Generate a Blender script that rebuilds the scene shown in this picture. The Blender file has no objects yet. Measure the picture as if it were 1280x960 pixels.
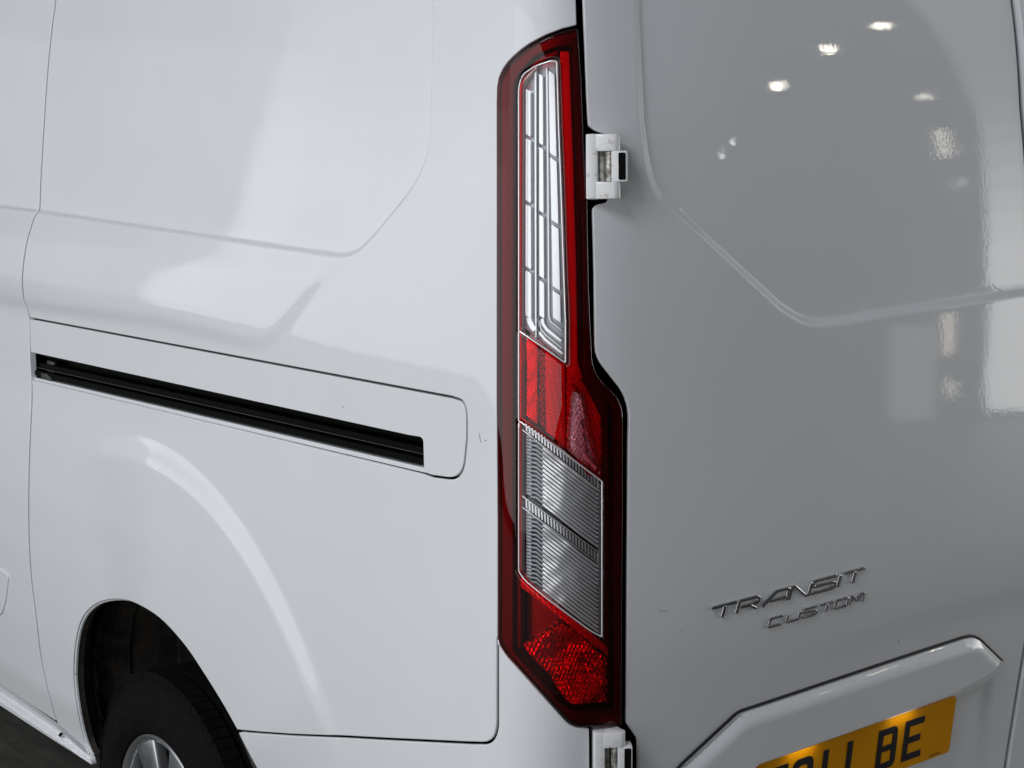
import bpy, bmesh, math, random
import numpy as np
from mathutils import Vector, Matrix
from mathutils.geometry import delaunay_2d_cdt

random.seed(7); np.random.seed(7)
scene = bpy.context.scene
COL = scene.collection

# ------------------------------------------------------------------ camera
# World: the rear corner of the van stands at the origin. -X runs forward along
# the van's side (side faces -Y), +Y runs across its rear (rear faces +X), Z up.
F, CX, CY, W0 = 2269.0, 640.0, 480.0, 1280.0        # lens solved from the vanishing points

def _n(v): v = np.array(v, float); return v / np.linalg.norm(v)
_X = -_n((-1790, 340, -2269)); _Y = _n((2960, 435, -2269)); _Y = _n(_Y - _X * _X.dot(_Y)); _Z = np.cross(_X, _Y)
M = np.stack([_X, _Y, _Z], 1)                       # world -> camera axes
CAM = np.array((0, 0, 1.76)) - M.T @ (np.array(((705 - CX) / F, (CY - 103) / F, -1)) * 2.47)

cam_data = bpy.data.cameras.new('camera'); cam = bpy.data.objects.new('camera', cam_data); COL.objects.link(cam)
mw = np.eye(4); mw[:3, :3] = M.T; mw[:3, 3] = CAM
cam.matrix_world = Matrix(mw.tolist())
cam_data.sensor_width = 36; cam_data.lens = F / W0 * 36
cam_data.clip_start = 0.05; cam_data.clip_end = 200
scene.camera = cam

# ------------------------------------------------------------------ light of the hall
world = bpy.data.worlds.new('World'); scene.world = world; world.use_nodes = True
bg = world.node_tree.nodes['Background']
bg.inputs[0].default_value = (0.77, 0.85, 1.0, 1); bg.inputs[1].default_value = 0.062
scene.view_settings.view_transform = 'Standard'; scene.view_settings.look = 'None'
scene.view_settings.exposure = 0.05; scene.view_settings.gamma = 1
scene.render.resolution_x = 1024; scene.render.resolution_y = 768

def area(name, loc, target, sx, sy, power, color=(1, 1, 1)):
    l = bpy.data.lights.new(name, 'AREA'); l.shape = 'RECTANGLE'; l.size = sx; l.size_y = sy
    l.energy = power; l.color = color
    o = bpy.data.objects.new(name, l); COL.objects.link(o)
    o.location = loc
    d = Vector(target) - Vector(loc)
    o.rotation_euler = d.to_track_quat('-Z', 'Y').to_euler()
    return o
# daylight of the open hall side, and unseen fill panels added for brightness
def wall_light(name, cx, cy, zc, aim, w, h, radiance, color):
    return area(name, (cx, cy, zc), (aim[0], aim[1], zc), w, h, radiance * math.pi * w * h, color)
area('overhead_fill', (-2.2, -6.0, 5.4), (-1.2, 0, 0.9), 7.5, 2.4, 60, (0.95, 0.97, 1.0))  # added fill from above, out of view, to lift the side panels
# daylit side of the hall: bright at the bottom, fading towards the roof
for z0, z1, L in ((.05, 2.2, 1.5), (2.2, 2.6, 1.25), (2.6, 2.9, 1.0), (2.9, 3.2, .75), (3.2, 3.5, .55), (3.5, 3.8, .4), (3.8, 4.1, .25), (4.1, 4.4, .12)):
    wall_light('side_daylight', -7.7, -5.4, (z0 + z1) / 2, (-7.7, 0), 8.2, z1 - z0, L, (0.95, 0.97, 1.0))
wall_light('corner_fill', .8, -5.4, 1.75, (.8, 0), 8.8, 3.4, 1.5, (0.95, 0.97, 1.0))  # added panel out of view, brightens the rear corner and lamp reflectors
area('rear_fill', (1.7, -6.0, 6.4), (0, 0, 1.2), 2.6, 2.6, 215, (0.91, 0.94, 1.0))  # unseen fill added to lighten the rear door towards its corner
wall_light('front_wall', -16.5, -4.2, 2.2, (0, -4.2), 9, 4.2, .2, (0.95, 0.97, 1.0))
# doorway behind the van, off to the right
for z0, z1, L in ((.04, 1.05, 5.4), (1.05, 1.3, 4.8), (1.3, 1.55, 4.2), (1.55, 1.8, 3.5), (1.8, 2.05, 2.9), (2.05, 2.3, 2.3), (2.3, 2.6, 1.8), (2.6, 3.0, 1.45), (3.0, 4.2, 1.2)):
    wall_light('rear_doorway', 2.5, 6.9, (z0 + z1) / 2, (0, 1.0), 3.6, z1 - z0, L * .84, (1.0, 1.0, 0.99))
wall_light('rear_pillar', 4.25, 5.5, -.4 + .72, (0, .9), .30, .5, .9, (1.0, .96, .92))
# small lamps and high windows of the hall, mirrored in the rear door
for nm, loc, w, h, rad, colr in (
        ('hall_lamp', (13.0, 12.7, 5.3), .10, .22, 90, (1, .94, .78)), ('hall_lamp', (12.6, 13.9, 6.4), .11, .22, 90, (1, .94, .78)),
        ('hall_lamp', (12.2, 15.2, 7.3), .09, .22, 90, (1, .94, .78)), ('hall_lamp', (12.0, 15.0, 4.6), .08, .16, 50, (1, .94, .78)),
        ('hall_lamp', (12.0, 9.6, 3.3), .08, .08, 40, (1, 1, 1)), ('hall_lamp', (12.0, 9.0, 3.0), .07, .09, 40, (1, 1, 1)),
        ('hall_window', (12.0, 15.1, 3.0), .22, .8, 6.5, (1, .93, .78)), ('hall_window', (3.21, 4.64, .70), .07, .2, 4.5, (1, .9, .72)), ('hall_window', (3.3, 4.78, .42), .05, .07, 4, (1, .95, .85)), ('hall_window', (12.0, 15.4, 1.9), .16, .3, 3, (1, .97, .88))):
    area(nm, loc, (0, 1, 1.6), w, h, rad * math.pi * w * h, colr)

# ------------------------------------------------------------------ body surface
S = np.arange(-3.4, 3.4, 0.001)
def sstep(a, b, x):
    t = np.clip((x - a) / (b - a), 0, 1); return t * t * (3 - 2 * t)
def s5(a, b, x):
    t = np.clip((x - a) / (b - a), 0, 1); return t ** 3 * (t * (6 * t - 15) + 10)
CW = 0.17
TH = np.radians(79.5 * s5(-CW, CW, S) + 7.5 * s5(0.0, 0.48, S) + 3.0 * np.clip(S - 0.1, 0, 2.0) / 0.9)
PX_ = np.cumsum(np.cos(TH)) * 0.001; PY_ = np.cumsum(np.sin(TH)) * 0.001
PY_ -= PY_[0]; PX_ -= np.interp(0.5, S, PX_)

def prof(pts, sig=0.022):
    z = np.arange(-0.3, 2.6, 0.002); pts = sorted(pts)
    h = np.interp(z, [p[0] for p in pts], [p[1] for p in pts])
    k = np.exp(-0.5 * (np.arange(-60, 61) * 0.002 / sig) ** 2); k /= k.sum()
    h = np.convolve(np.pad(h, 60, 'edge'), k, 'valid')
    return lambda q: np.interp(q, z, h)
hA = prof([(2.4, .19), (1.955, .100), (1.80, .074), (1.65, .053), (1.51, .037), (1.475, .022), (1.42, .006), (1.358, -.003),
           (1.32, 0), (1.285, .006), (1.213, .003), (1.11, 0), (1.012, -.012), (.878, -.022), (.743, -.024), (.659, -.021), (.558, -.015), (.457, -.003), (.40, .004), (.3, .03)], .014)
hB = prof([(2.4, .13), (1.955, .052), (1.76, .028), (1.55, .009), (1.35, 0), (1.2, 0), (1.012, -.008), (.878, -.014), (.743, -.016), (.6, -.014), (.45, 0), (.3, .02)], .05)
hR = prof([(2.4, .2), (2.0, .075), (1.85, .036), (1.7, .013), (1.55, .002), (1.4, 0), (1.1, -.002), (.98, 0), (.90, .006), (.77, .030), (.6, .056), (.4, .085)], .05)

def plan(s):
    return np.interp(s, S, PX_), np.interp(s, S, PY_), np.interp(s, S, TH)

def surf(s, z, d=0.0):
    """point of the van's skin; s runs along the plan outline, z is height, d is distance outward"""
    s = np.asarray(s, float); z = np.asarray(z, float)
    x, y, th = plan(s)
    w = np.clip(th / (math.pi / 2), 0, 1)
    b = sstep(-1.9, -0.35, s)
    h = (1 - w) * ((1 - b) * hA(z) + b * hB(z)) + w * hR(z)
    k = d - h
    return np.stack([x + np.sin(th) * k, y - np.cos(th) * k, z], -1)

def project(P):
    q = (P - CAM) @ M.T
    return np.stack([CX + F * q[..., 0] / -q[..., 2], CY - F * q[..., 1] / -q[..., 2]], -1)

def px(pts, off=0.0):
    """where the sight line of each measured point meets the van's skin, as (s, z)"""
    pts = np.array([(p[0], p[1]) for p in pts], float)
    s = np.where(pts[:, 0] < 700, (pts[:, 0] - 700) / 500, (pts[:, 0] - 700) / 640)
    z = 1.7 - (pts[:, 1] - 103) / 750
    e = 1e-4
    for _ in range(25):
        p0 = project(surf(s, z, off)); ps = (project(surf(s + e, z, off)) - p0) / e; pz = (project(surf(s, z + e, off)) - p0) / e
        r = pts - p0
        det = ps[:, 0] * pz[:, 1] - ps[:, 1] * pz[:, 0]
        ds = (r[:, 0] * pz[:, 1] - r[:, 1] * pz[:, 0]) / det
        dz = (ps[:, 0] * r[:, 1] - ps[:, 1] * r[:, 0]) / det
        s = s + np.clip(ds, -.25, .25); z = z + np.clip(dz, -.25, .25)
    return np.stack([s, z], 1)

def fillet(pts, closed=True, step=4.0):
    """corner points (x, y[, radius]) -> dense outline with rounded corners"""
    n = len(pts); out = []
    P = [np.array(p[:2], float) for p in pts]
    for i, p in enumerate(pts):
        r = p[2] if len(p) > 2 else 0
        if r == 0 or (not closed and i in (0, n - 1)): out.append(P[i]); continue
        a, b = P[i - 1], P[(i + 1) % n]
        la, lb = np.linalg.norm(a - P[i]), np.linalg.norm(b - P[i])
        ra, rb = min(r, la * .5), min(r, lb * .5)
        q0 = P[i] + (a - P[i]) / la * ra; q1 = P[i] + (b - P[i]) / lb * rb
        m = 9
        for k in range(m):
            t = k / (m - 1); out.append((1 - t) ** 2 * q0 + 2 * t * (1 - t) * P[i] + t * t * q1)
    return dens(out, step, closed)

def dens(pts, step, closed=True):
    pts = [np.array(p, float)[:2] for p in pts]; out = []
    n = len(pts); m = n if closed else n - 1
    for i in range(m):
        a, b = pts[i], pts[(i + 1) % n]; L = np.linalg.norm(b - a)
        if L < 1e-6: continue
        k = max(1, int(math.ceil(L / step)))
        for j in range(k): out.append(a + (b - a) * j / k)
    if not closed: out.append(pts[-1])
    return out

def spline(pts, step=4.0):
    """smooth open curve through the points"""
    P = [np.array(p[:2], float) for p in pts]; P = [2 * P[0] - P[1]] + P + [2 * P[-1] - P[-2]]; out = []
    for i in range(1, len(P) - 2):
        L = np.linalg.norm(P[i + 1] - P[i]); k = max(2, int(L / step))
        for j in range(k):
            t = j / k; a, b, c, d = P[i - 1], P[i], P[i + 1], P[i + 2]
            out.append(.5 * (2 * b + (c - a) * t + (2 * a - 5 * b + 4 * c - d) * t * t + (3 * b - a - 3 * c + d) * t ** 3))
    out.append(P[-2]); return out

def clean(poly, eps=2e-4):
    out = [poly[0]]
    for p in poly[1:]:
        if np.linalg.norm(p - out[-1]) > eps: out.append(p)
    if np.linalg.norm(out[0] - out[-1]) <= eps: out.pop()
    return np.array(out)

def area2(p): return 0.5 * np.sum(p[:, 0] * np.roll(p[:, 1], -1) - p[:, 1] * np.roll(p[:, 0], -1))

def offset(poly, d):
    """move a closed ccw outline inward by d"""
    a = np.roll(poly, 1, 0); b = np.roll(poly, -1, 0)
    e0 = poly - a; e1 = b - poly
    n0 = np.stack([-e0[:, 1], e0[:, 0]], 1); n1 = np.stack([-e1[:, 1], e1[:, 0]], 1)
    n0 /= np.linalg.norm(n0, axis=1)[:, None] + 1e-12; n1 /= np.linalg.norm(n1, axis=1)[:, None] + 1e-12
    n = n0 + n1; L = np.maximum((n * n).sum(1), .6)
    return poly + n * 2 / L[:, None] * d, -(n / (np.linalg.norm(n, axis=1)[:, None] + 1e-9))

def inside(pts, poly):
    x, y = pts[:, 0], pts[:, 1]; c = np.zeros(len(pts), bool)
    for i in range(len(poly)):
        x0, y0 = poly[i - 1]; x1, y1 = poly[i]
        if y0 == y1: continue
        m = ((y0 > y) != (y1 > y)) & (x < (x1 - x0) * (y - y0) / (y1 - y0) + x0)
        c ^= m
    return c

def dist(pts, line, closed=False):
    line = np.asarray(line); best = np.full(len(pts), 1e9)
    n = len(line)
    for i in range(n if closed else n - 1):
        a, b = line[i], line[(i + 1) % n]; ab = b - a; L = ab.dot(ab)
        if L < 1e-14: continue
        t = np.clip(((pts - a) @ ab) / L, 0, 1)
        d = pts - (a + t[:, None] * ab); best = np.minimum(best, (d * d).sum(1))
    return np.sqrt(best)

def sdf(pts, poly): return np.where(inside(pts, poly), -1, 1) * dist(pts, poly, True)

# ------------------------------------------------------------------ object helpers
def link(name, me, parent=None, mat=None):
    o = bpy.data.objects.new(name, me); COL.objects.link(o)
    if mat: me.materials.append(mat)
    if parent: o.parent = parent
    return o

def sheet(name, outline, mat, parent=None, res=.01, disp=None, off=0.0, inset=0.0, r=0.0015, depth=0.014, holes=(), fine=(), base=None):
    """a pressed panel: outline in (s, z), rolled edge of radius r and a flange of the given depth"""
    base = base or surf
    poly = clean(np.array(outline))
    if area2(poly) < 0: poly = poly[::-1]
    if inset: poly, _ = offset(poly, inset)
    loops = [poly]
    for h in holes:
        h = clean(np.array(h))
        if area2(h) > 0: h = h[::-1]
        if inset: h, _ = offset(h, inset)
        loops.append(h)
    inner = []; outn = []
    for l in loops:
        a, b = offset(l, r) if r > 0 else offset(l, 1e-6)
        inner.append(a); outn.append(b)
    allr = np.concatenate(inner)
    lo, hi = allr.min(0), allr.max(0)
    pts = []
    def grid(rs, lo, hi, ph=0.0):
        gx = np.arange(lo[0] + rs * .37, hi[0], rs); gz = np.arange(lo[1] + rs * .41, hi[1], rs * .9)
        g = np.stack(np.meshgrid(gx, gz), -1); g[1::2, :, 0] += rs * .5
        return g.reshape(-1, 2)
    g = grid(res, lo, hi)
    for line, wd, rs in fine:
        line = np.asarray(line)
        g = g[dist(g, line) > wd]
    gs = [g]
    for line, wd, rs in fine:
        line = np.asarray(line)
        f = grid(rs, np.maximum(lo, line.min(0) - wd), np.minimum(hi, line.max(0) + wd))
        if len(f): gs.append(f[dist(f, line) <= wd])
    g = np.concatenate(gs)
    keep = inside(g, inner[0])
    for h in inner[1:]: keep &= ~inside(g, h)
    g = g[keep]
    db = np.full(len(g), 1e9)
    for l in inner: db = np.minimum(db, dist(g, l, True))
    g = g[db > min(res * .35, .003)]
    edges = []; k = 0
    for l in inner:
        n = len(l); edges += [(k + i, k + (i + 1) % n) for i in range(n)]; k += n
    V = np.concatenate([allr, g])
    vo, _, fo, orig, _, _ = delaunay_2d_cdt([Vector((float(a), float(b))) for a, b in V], edges, [], 0, 1e-7)
    vo = np.array([(v.x, v.y) for v in vo]); fo = np.array([f[:] for f in fo])
    cen = vo[fo].mean(1)
    keep = inside(cen, inner[0])
    for h in inner[1:]: keep &= ~inside(cen, h)
    fo = fo[keep]
    idx = {}
    for i, o_ in enumerate(orig):
        for q in o_: idx[q] = i
    def full(sv, zv):
        d = off + (disp(sv, zv) if disp else 0.0)
        return base(sv, zv, d)
    P = full(vo[:, 0], vo[:, 1]); e = 6e-4
    N = np.cross(full(vo[:, 0] + e, vo[:, 1]) - full(vo[:, 0] - e, vo[:, 1]), full(vo[:, 0], vo[:, 1] + e) - full(vo[:, 0], vo[:, 1] - e))
    N /= np.linalg.norm(N, axis=1)[:, None] + 1e-15
    verts = [P]; norms = [N]; faces = [list(map(int, f)) for f in fo]; cnt = len(P); k = 0
    if r > 0 or depth > 0:
        for l, i_, on in zip(loops, inner, outn):
            n = len(l)
            bi = [idx[k + i] for i in range(n)]
            pb = P[bi]; nb = N[bi]
            e2 = 2e-3
            # outward direction in space
            t3 = full(i_[:, 0] + on[:, 0] * e2, i_[:, 1] + on[:, 1] * e2) - full(i_[:, 0], i_[:, 1])
            t3 -= nb * (t3 * nb).sum(1)[:, None]
            t3 /= np.linalg.norm(t3, axis=1)[:, None] + 1e-12
            prev = bi
            rings = [(r * .5, r * .134, .5), (r * .866, r * .5, .87), (r, r, 1.0), (r, depth, 1.0)] if r > 0 else [(0, 1e-5, 1.0), (0, depth, 1.0)]
            for (ou, dn, w) in rings:
                q = pb + t3 * ou - nb * dn
                nn = t3 * w + nb * math.sqrt(max(0, 1 - w * w))
                verts.append(q); norms.append(nn)
                cur = list(range(cnt, cnt + n)); cnt += n
                for j in range(n):
                    j2 = (j + 1) % n
                    faces.append([prev[j], cur[j], cur[j2], prev[j2]])
                prev = cur
            k += n
    V3 = np.concatenate(verts); N3 = np.concatenate(norms)
    me = bpy.data.meshes.new(name)
    me.from_pydata(V3.tolist(), [], faces); me.update()
    me.shade_smooth()
    me.normals_split_custom_set_from_vertices(N3.tolist())
    return link(name, me, parent, mat)

def frame_at(s, z, off=0.0):
    e = 1e-3
    o = surf(s, z, off); t = _n(surf(s + e, z, off) - surf(s - e, z, off)); u = _n(surf(s, z + e, off) - surf(s, z - e, off))
    n = _n(np.cross(t, u)); u = np.cross(n, t)
    return o, t, u, n

def flat_base(fr):
    o, t, u, n = fr
    def f(a, b, d=0.0):
        a = np.asarray(a, float); b = np.asarray(b, float); d = np.asarray(d, float) + 0 * a
        return o + a[..., None] * t + b[..., None] * u + d[..., None] * n
    return f

def bm_obj(name, bm, mat, parent, smooth_angle=35):
    me = bpy.data.meshes.new(name)
    bmesh.ops.recalc_face_normals(bm, faces=bm.faces)
    bm.to_mesh(me); bm.free()
    me.shade_smooth(); me.set_sharp_from_angle(angle=math.radians(smooth_angle))
    return link(name, me, parent, mat)

def add_prism(bm, poly, n0, n1, fr, bevel=0.0, seg=2):
    """poly in the frame's (t, u) plane, extruded along its normal from n0 to n1"""
    o, t, u, n = fr
    poly = np.array(poly, float)
    if area2(poly) < 0: poly = poly[::-1]
    a = [bm.verts.new(o + p[0] * t + p[1] * u + n0 * n) for p in poly]
    b = [bm.verts.new(o + p[0] * t + p[1] * u + n1 * n) for p in poly]
    fs = [bm.faces.new(a[::-1]), bm.faces.new(b)]
    m = len(poly)
    for i in range(m): fs.append(bm.faces.new((a[i], a[(i + 1) % m], b[(i + 1) % m], b[i])))
    if bevel:
        es = set()
        for f in fs: es.update(f.edges)
        bmesh.ops.bevel(bm, geom=list(es), offset=bevel, segments=seg, profile=.5, affect='EDGES', clamp_overlap=True)

def rect(x0, y0, x1, y1): return [(x0, y0), (x1, y0), (x1, y1), (x0, y1)]

def lathe(name, prof_, mat, parent, seg=96, closed=False):
    """profile (radius, y) turned about the Y axis through the wheel centre"""
    bm = bmesh.new(); rows = []
    for k in range(seg):
        a = 2 * math.pi * k / seg
        rows.append([bm.verts.new((rr * math.cos(a), yy, rr * math.sin(a))) for rr, yy in prof_])
    for k in range(seg):
        A, B = rows[k], rows[(k + 1) % seg]
        for j in range(len(prof_) - (0 if closed else 1)):
            j2 = (j + 1) % len(prof_)
            bm.faces.new((A[j], A[j2], B[j2], B[j]))
    return bm_obj(name, bm, mat, parent, 40)

def tube(name, pts3, rad, mat, parent, seg=8, closed=True):
    bm = bmesh.new(); pts3 = np.array(pts3); n = len(pts3); rows = []
    for i in range(n):
        a = pts3[i - 1] if (closed or i) else pts3[0]; b = pts3[(i + 1) % n] if (closed or i < n - 1) else pts3[-1]
        d = _n(b - a); w = _n(np.cross(d, (0.3, .2, 1.0) if abs(d[2]) < .9 else (1, .3, 0))); v = np.cross(w, d)
        rows.append([bm.verts.new(pts3[i] + rad * (math.cos(q) * w + math.sin(q) * v)) for q in np.linspace(0, 2 * math.pi, seg, endpoint=False)])
    for i in range(n if closed else n - 1):
        A, B = rows[i], rows[(i + 1) % n]
        for j in range(seg): bm.faces.new((A[j], A[(j + 1) % seg], B[(j + 1) % seg], B[j]))
    return bm_obj(name, bm, mat, parent, 60)

# ------------------------------------------------------------------ materials
def mat(name, color=(.5, .5, .5), rough=.5, metal=0, coat=0, coat_rough=.03, spec=.5):
    m = bpy.data.materials.new(name); m.use_nodes = True
    p = m.node_tree.nodes['Principled BSDF']
    p.inputs['Base Color'].default_value = (*color, 1); p.inputs['Roughness'].default_value = rough
    p.inputs['Metallic'].default_value = metal; p.inputs['Coat Weight'].default_value = coat
    p.inputs['Coat Roughness'].default_value = coat_rough; p.inputs['Specular IOR Level'].default_value = spec
    return m
def nodes(m): return m.node_tree.nodes, m.node_tree.links, m.node_tree.nodes['Principled BSDF']
def noise(m, scale, detail=3, rough=.5, sc=None):
    N, L, p = nodes(m)
    t = N.new('ShaderNodeTexCoord'); x = N.new('ShaderNodeTexNoise'); x.inputs['Scale'].default_value = scale
    x.inputs['Detail'].default_value = detail; x.inputs['Roughness'].default_value = rough
    if sc:
        mp = N.new('ShaderNodeMapping'); mp.inputs['Scale'].default_value = sc
        L.new(t.outputs['Object'], mp.inputs[0]); L.new(mp.outputs[0], x.inputs['Vector'])
    else: L.new(t.outputs['Object'], x.inputs['Vector'])
    return x
def ramp(m, src, stops):
    N, L, p = nodes(m); r_ = N.new('ShaderNodeValToRGB'); L.new(src, r_.inputs[0])
    e = r_.color_ramp.elements
    while len(e) < len(stops): e.new(.5)
    for el, (pos, c) in zip(e, stops): el.position = pos; el.color = (*c, 1) if len(c) == 3 else c
    return r_
def bump(m, src, strength, distance, targets=('Normal',)):
    N, L, p = nodes(m); b = N.new('ShaderNodeBump'); b.inputs['Strength'].default_value = strength; b.inputs['Distance'].default_value = distance
    L.new(src, b.inputs['Height'])
    for t in targets: L.new(b.outputs[0], p.inputs[t])
    return b

def paint(name, col):
    m = mat(name, col, .4, 0, .75, .02, .12)
    x = noise(m, 170, 2); y = noise(m, 6, 2)
    N, L, p = nodes(m)
    ad = N.new('ShaderNodeMath'); ad.operation = 'MULTIPLY_ADD'; ad.inputs[1].default_value = .15; L.new(x.outputs[0], ad.inputs[0])
    L.new(y.outputs[0], ad.inputs[2])
    bump(m, ad.outputs[0], .35, .0008, ('Coat Normal',))
    d = noise(m, 2.2, 6, .65); f = noise(m, 700, 1)
    mx = N.new('ShaderNodeMath'); mx.operation = 'MULTIPLY_ADD'; mx.inputs[1].default_value = .25
    L.new(f.outputs[0], mx.inputs[0]); L.new(d.outputs[0], mx.inputs[2])
    r_ = ramp(m, mx.outputs[0], [(.35, tuple(c * .955 for c in col)), (.8, col)])
    L.new(r_.outputs[0], p.inputs['Base Color'])
    # dust specks
    return m
WHITE = paint('white_paint', (.788, .802, .815))
WHITE2 = mat('white_hinge_paint', (.72, .72, .71), .32, 0, .5, .15)
x_ = noise(WHITE2, 90, 5, .7); r_ = ramp(WHITE2, x_.outputs[0], [(.33, (.55, .52, .48)), (.42, (.82, .82, .81))]); WHITE2.node_tree.links.new(r_.outputs[0], nodes(WHITE2)[2].inputs['Base Color'])
BLACK = mat('black_cavity', (.004, .004, .004), .9, spec=.1)
RUBBER = mat('black_rubber', (.012, .012, .012), .45)
RAILM = mat('black_rail_plastic', (.0015, .0015, .0015), .6, spec=.06)
RAILEDGE = mat('worn_rail_edge', (.035, .035, .035), .45, .3)
CHROME = mat('chrome', (.62, .63, .64), .12, 1)
def wavy(m, scale, dist_):
    bump(m, noise(m, scale, 2).outputs[0], 1.0, dist_)
BADGE = mat('badge_chrome', (.6, .6, .61), .14, 1)
BRIGHT = mat('bright_reflector', (.96, .965, .97), .25, .55, .5, .08)
SATIN = mat('satin_silver', (.36, .38, .40), .32, .5)
RIBM = mat('ribbed_reflector', (.98, .98, .98), .25, .4, .4, .08)
GREYM = mat('gap_shade_backing', (.12, .115, .115), .4, .6)  # dark tone stands in for shade between ribs and fins
DARKH = mat('dark_lamp_housing', (.10, .03, .04), .3, .2)
REDH = mat('red_lamp_backing', (.92, .7, .7), .3, .2)
PRISM = mat('prismatic_reflector', (.98, .96, .96), .15, .45)
PRISM2 = mat('deep_bowl_reflector', (.95, .7, .7), .1, .9)
wavy(PRISM2, 26, .022); wavy(RIBM, 13, .016)
PRISMD = mat('deep_prismatic_reflector', (.42, .2, .2), .16, .85)
TYRE = mat('tyre_rubber', (.012, .012, .012), .8, spec=.08)
ALLOY = mat('alloy_silver', (.5, .51, .52), .3, .85, .4, .1)
LINER = mat('wheel_arch_liner', (.018, .015, .013), .75)
x_ = noise(LINER, 14, 6, .7); r_ = ramp(LINER, x_.outputs[0], [(.35, (.02, .018, .016)), (.75, (.11, .095, .08))]); LINER.node_tree.links.new(r_.outputs[0], nodes(LINER)[2].inputs['Base Color'])
x_ = noise(TYRE, 40, 5, .7); r_ = ramp(TYRE, x_.outputs[0], [(.3, (.0035, .0035, .0035)), (.8, (.010, .0095, .009))]); TYRE.node_tree.links.new(r_.outputs[0], nodes(TYRE)[2].inputs['Base Color'])
YELLOW = mat('plate_yellow', (.70, .295, .0005), .5, 0, 0, .06, .12)
INK = mat('plate_black', (.010, .009, .012), .35)
GRIME = mat('dirty_metal', (.30, .29, .26), .4, .6)
x_ = noise(GRIME, 120, 4, .7); r_ = ramp(GRIME, x_.outputs[0], [(.35, (.12, .10, .08)), (.6, (.62, .61, .57))]); GRIME.node_tree.links.new(r_.outputs[0], nodes(GRIME)[2].inputs['Base Color'])

def lens(name, tint, gloss=1.0, ior=1.5):
    m = bpy.data.materials.new(name); m.use_nodes = True; N = m.node_tree.nodes; L = m.node_tree.links; N.clear()
    out = N.new('ShaderNodeOutputMaterial'); t = N.new('ShaderNodeBsdfTransparent'); g = N.new('ShaderNodeBsdfGlossy')
    t.inputs[0].default_value = (*tint, 1); g.inputs['Roughness'].default_value = .02
    fr = N.new('ShaderNodeFresnel'); fr.inputs[0].default_value = ior; mx = N.new('ShaderNodeMixShader')
    L.new(fr.outputs[0], mx.inputs[0]); L.new(t.outputs[0], mx.inputs[1]); L.new(g.outputs[0], mx.inputs[2]); L.new(mx.outputs[0], out.inputs[0])
    return m
REDL = lens('red_lens', (1.0, .035, .06))
CLEARL = lens('clear_lens', (.97, .975, .98), ior=1.4)

# ------------------------------------------------------------------ floor
def build_floor():
    m = mat('dark_concrete', (.03, .03, .026), .55)
    a = noise(m, 3.0, 8, .7, (1, 4, 1)); b = noise(m, 60, 4, .7)
    N, L, p = nodes(m)
    mm = N.new('ShaderNodeMath'); mm.operation = 'MULTIPLY_ADD'; mm.inputs[1].default_value = .35
    L.new(b.outputs[0], mm.inputs[0]); L.new(a.outputs[0], mm.inputs[2])
    r_ = ramp(m, mm.outputs[0], [(.4, (.018, .0175, .014)), (.62, (.048, .046, .037)), (.9, (.10, .094, .076))])
    L.new(r_.outputs[0], p.inputs['Base Color'])
    bump(m, mm.outputs[0], .4, .004)
    bm = bmesh.new()
    n = 24; vs = [[bm.verts.new((-14 + 28 * i / n, -14 + 28 * j / n, 0)) for j in range(n + 1)] for i in range(n + 1)]
    for i in range(n):
        for j in range(n): bm.faces.new((vs[i][j], vs[i + 1][j], vs[i + 1][j + 1], vs[i][j + 1]))
    o = bm_obj('floor', bm, m, None); o['kind'] = 'structure'
build_floor()

# ------------------------------------------------------------------ the van
van = bpy.data.objects.new('van', None); COL.objects.link(van); van.location = (0, 0, 0)
van['label'] = 'white panel van seen at its rear corner with tall red and clear tail lamp'
van['category'] = 'van'

TOPZ = 2.02
# seams measured once, shared by the panels on both sides of them
seam_door = spline([(70, -70), (66, 0), (62, 30), (56, 90), (50, 180), (47, 235), (46, 262), (41, 277), (36, 300), (32, 325), (30, 350), (32, 375), (37, 398), (38, 441), (40, 490),
                    (38, 540), (36, 600), (36, 660), (39, 720), (45, 770), (51, 820), (59, 860), (70, 900)], 8)
Sd = px(seam_door)
gap_rail = px(fillet([(37, 398), (565, 497, 0), (583, 503, 26), (583, 548, 0), (578, 600, 34), (540, 595, 0), (529, 591, 0), (44, 475, 0), (38, 473)], closed=False, step=8))
sill_edge = [(72, 905), (84, 916), (104, 934), (113, 944)]
arch = spline([(113, 944), (107, 931), (100, 905), (94, 870), (92, 838), (95, 800), (104, 772), (122, 755), (148, 750), (175, 755), (205, 772), (236, 805), (262, 843), (285, 880), (303, 912)], 5)
arch_low = spline([(303, 912), (316, 940), (328, 975), (335, 1020), (336, 1060)], 6)
bump_gap = fillet([(303, 912), (370, 918), (480, 924), (585, 929, 0), (622, 930, 42), (622, 870, 0), (622, 800)], closed=False, step=6)
lamp_out = fillet([(722, 33), (703, 37.5), (683, 45), (672, 50.5), (662, 56), (652, 63), (642, 71.5), (635, 78.5), (629, 87), (624.5, 97), (622.5, 109), (622, 125), (622, 180), (622, 500), (623, 660), (623, 803, 10), (634, 820, 6), (700, 892, 0), (716, 909, 12), (738, 909, 0), (777, 909, 3),
                   (778, 760), (779, 640), (779, 500, 22), (742, 466, 22), (737, 360), (735, 250), (731, 190), (727, 100), (723, 45)], step=6)
LO = px(lamp_out)
_seg = lamp_out
# index of the lower-left corner of the lamp where the bumper seam arrives
iL = min(range(len(_seg)), key=lambda i: np.hypot(_seg[i][0] - 623, _seg[i][1] - 797))
iB = min(range(len(_seg)), key=lambda i: np.hypot(_seg[i][0] - 738, _seg[i][1] - 909))
lamp_left = list(_seg[:iL + 1])[::-1]             # from lower-left up to the top right
lamp_low = list(_seg[iL:iB + 1])                  # lower-left round to the bottom

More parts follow.
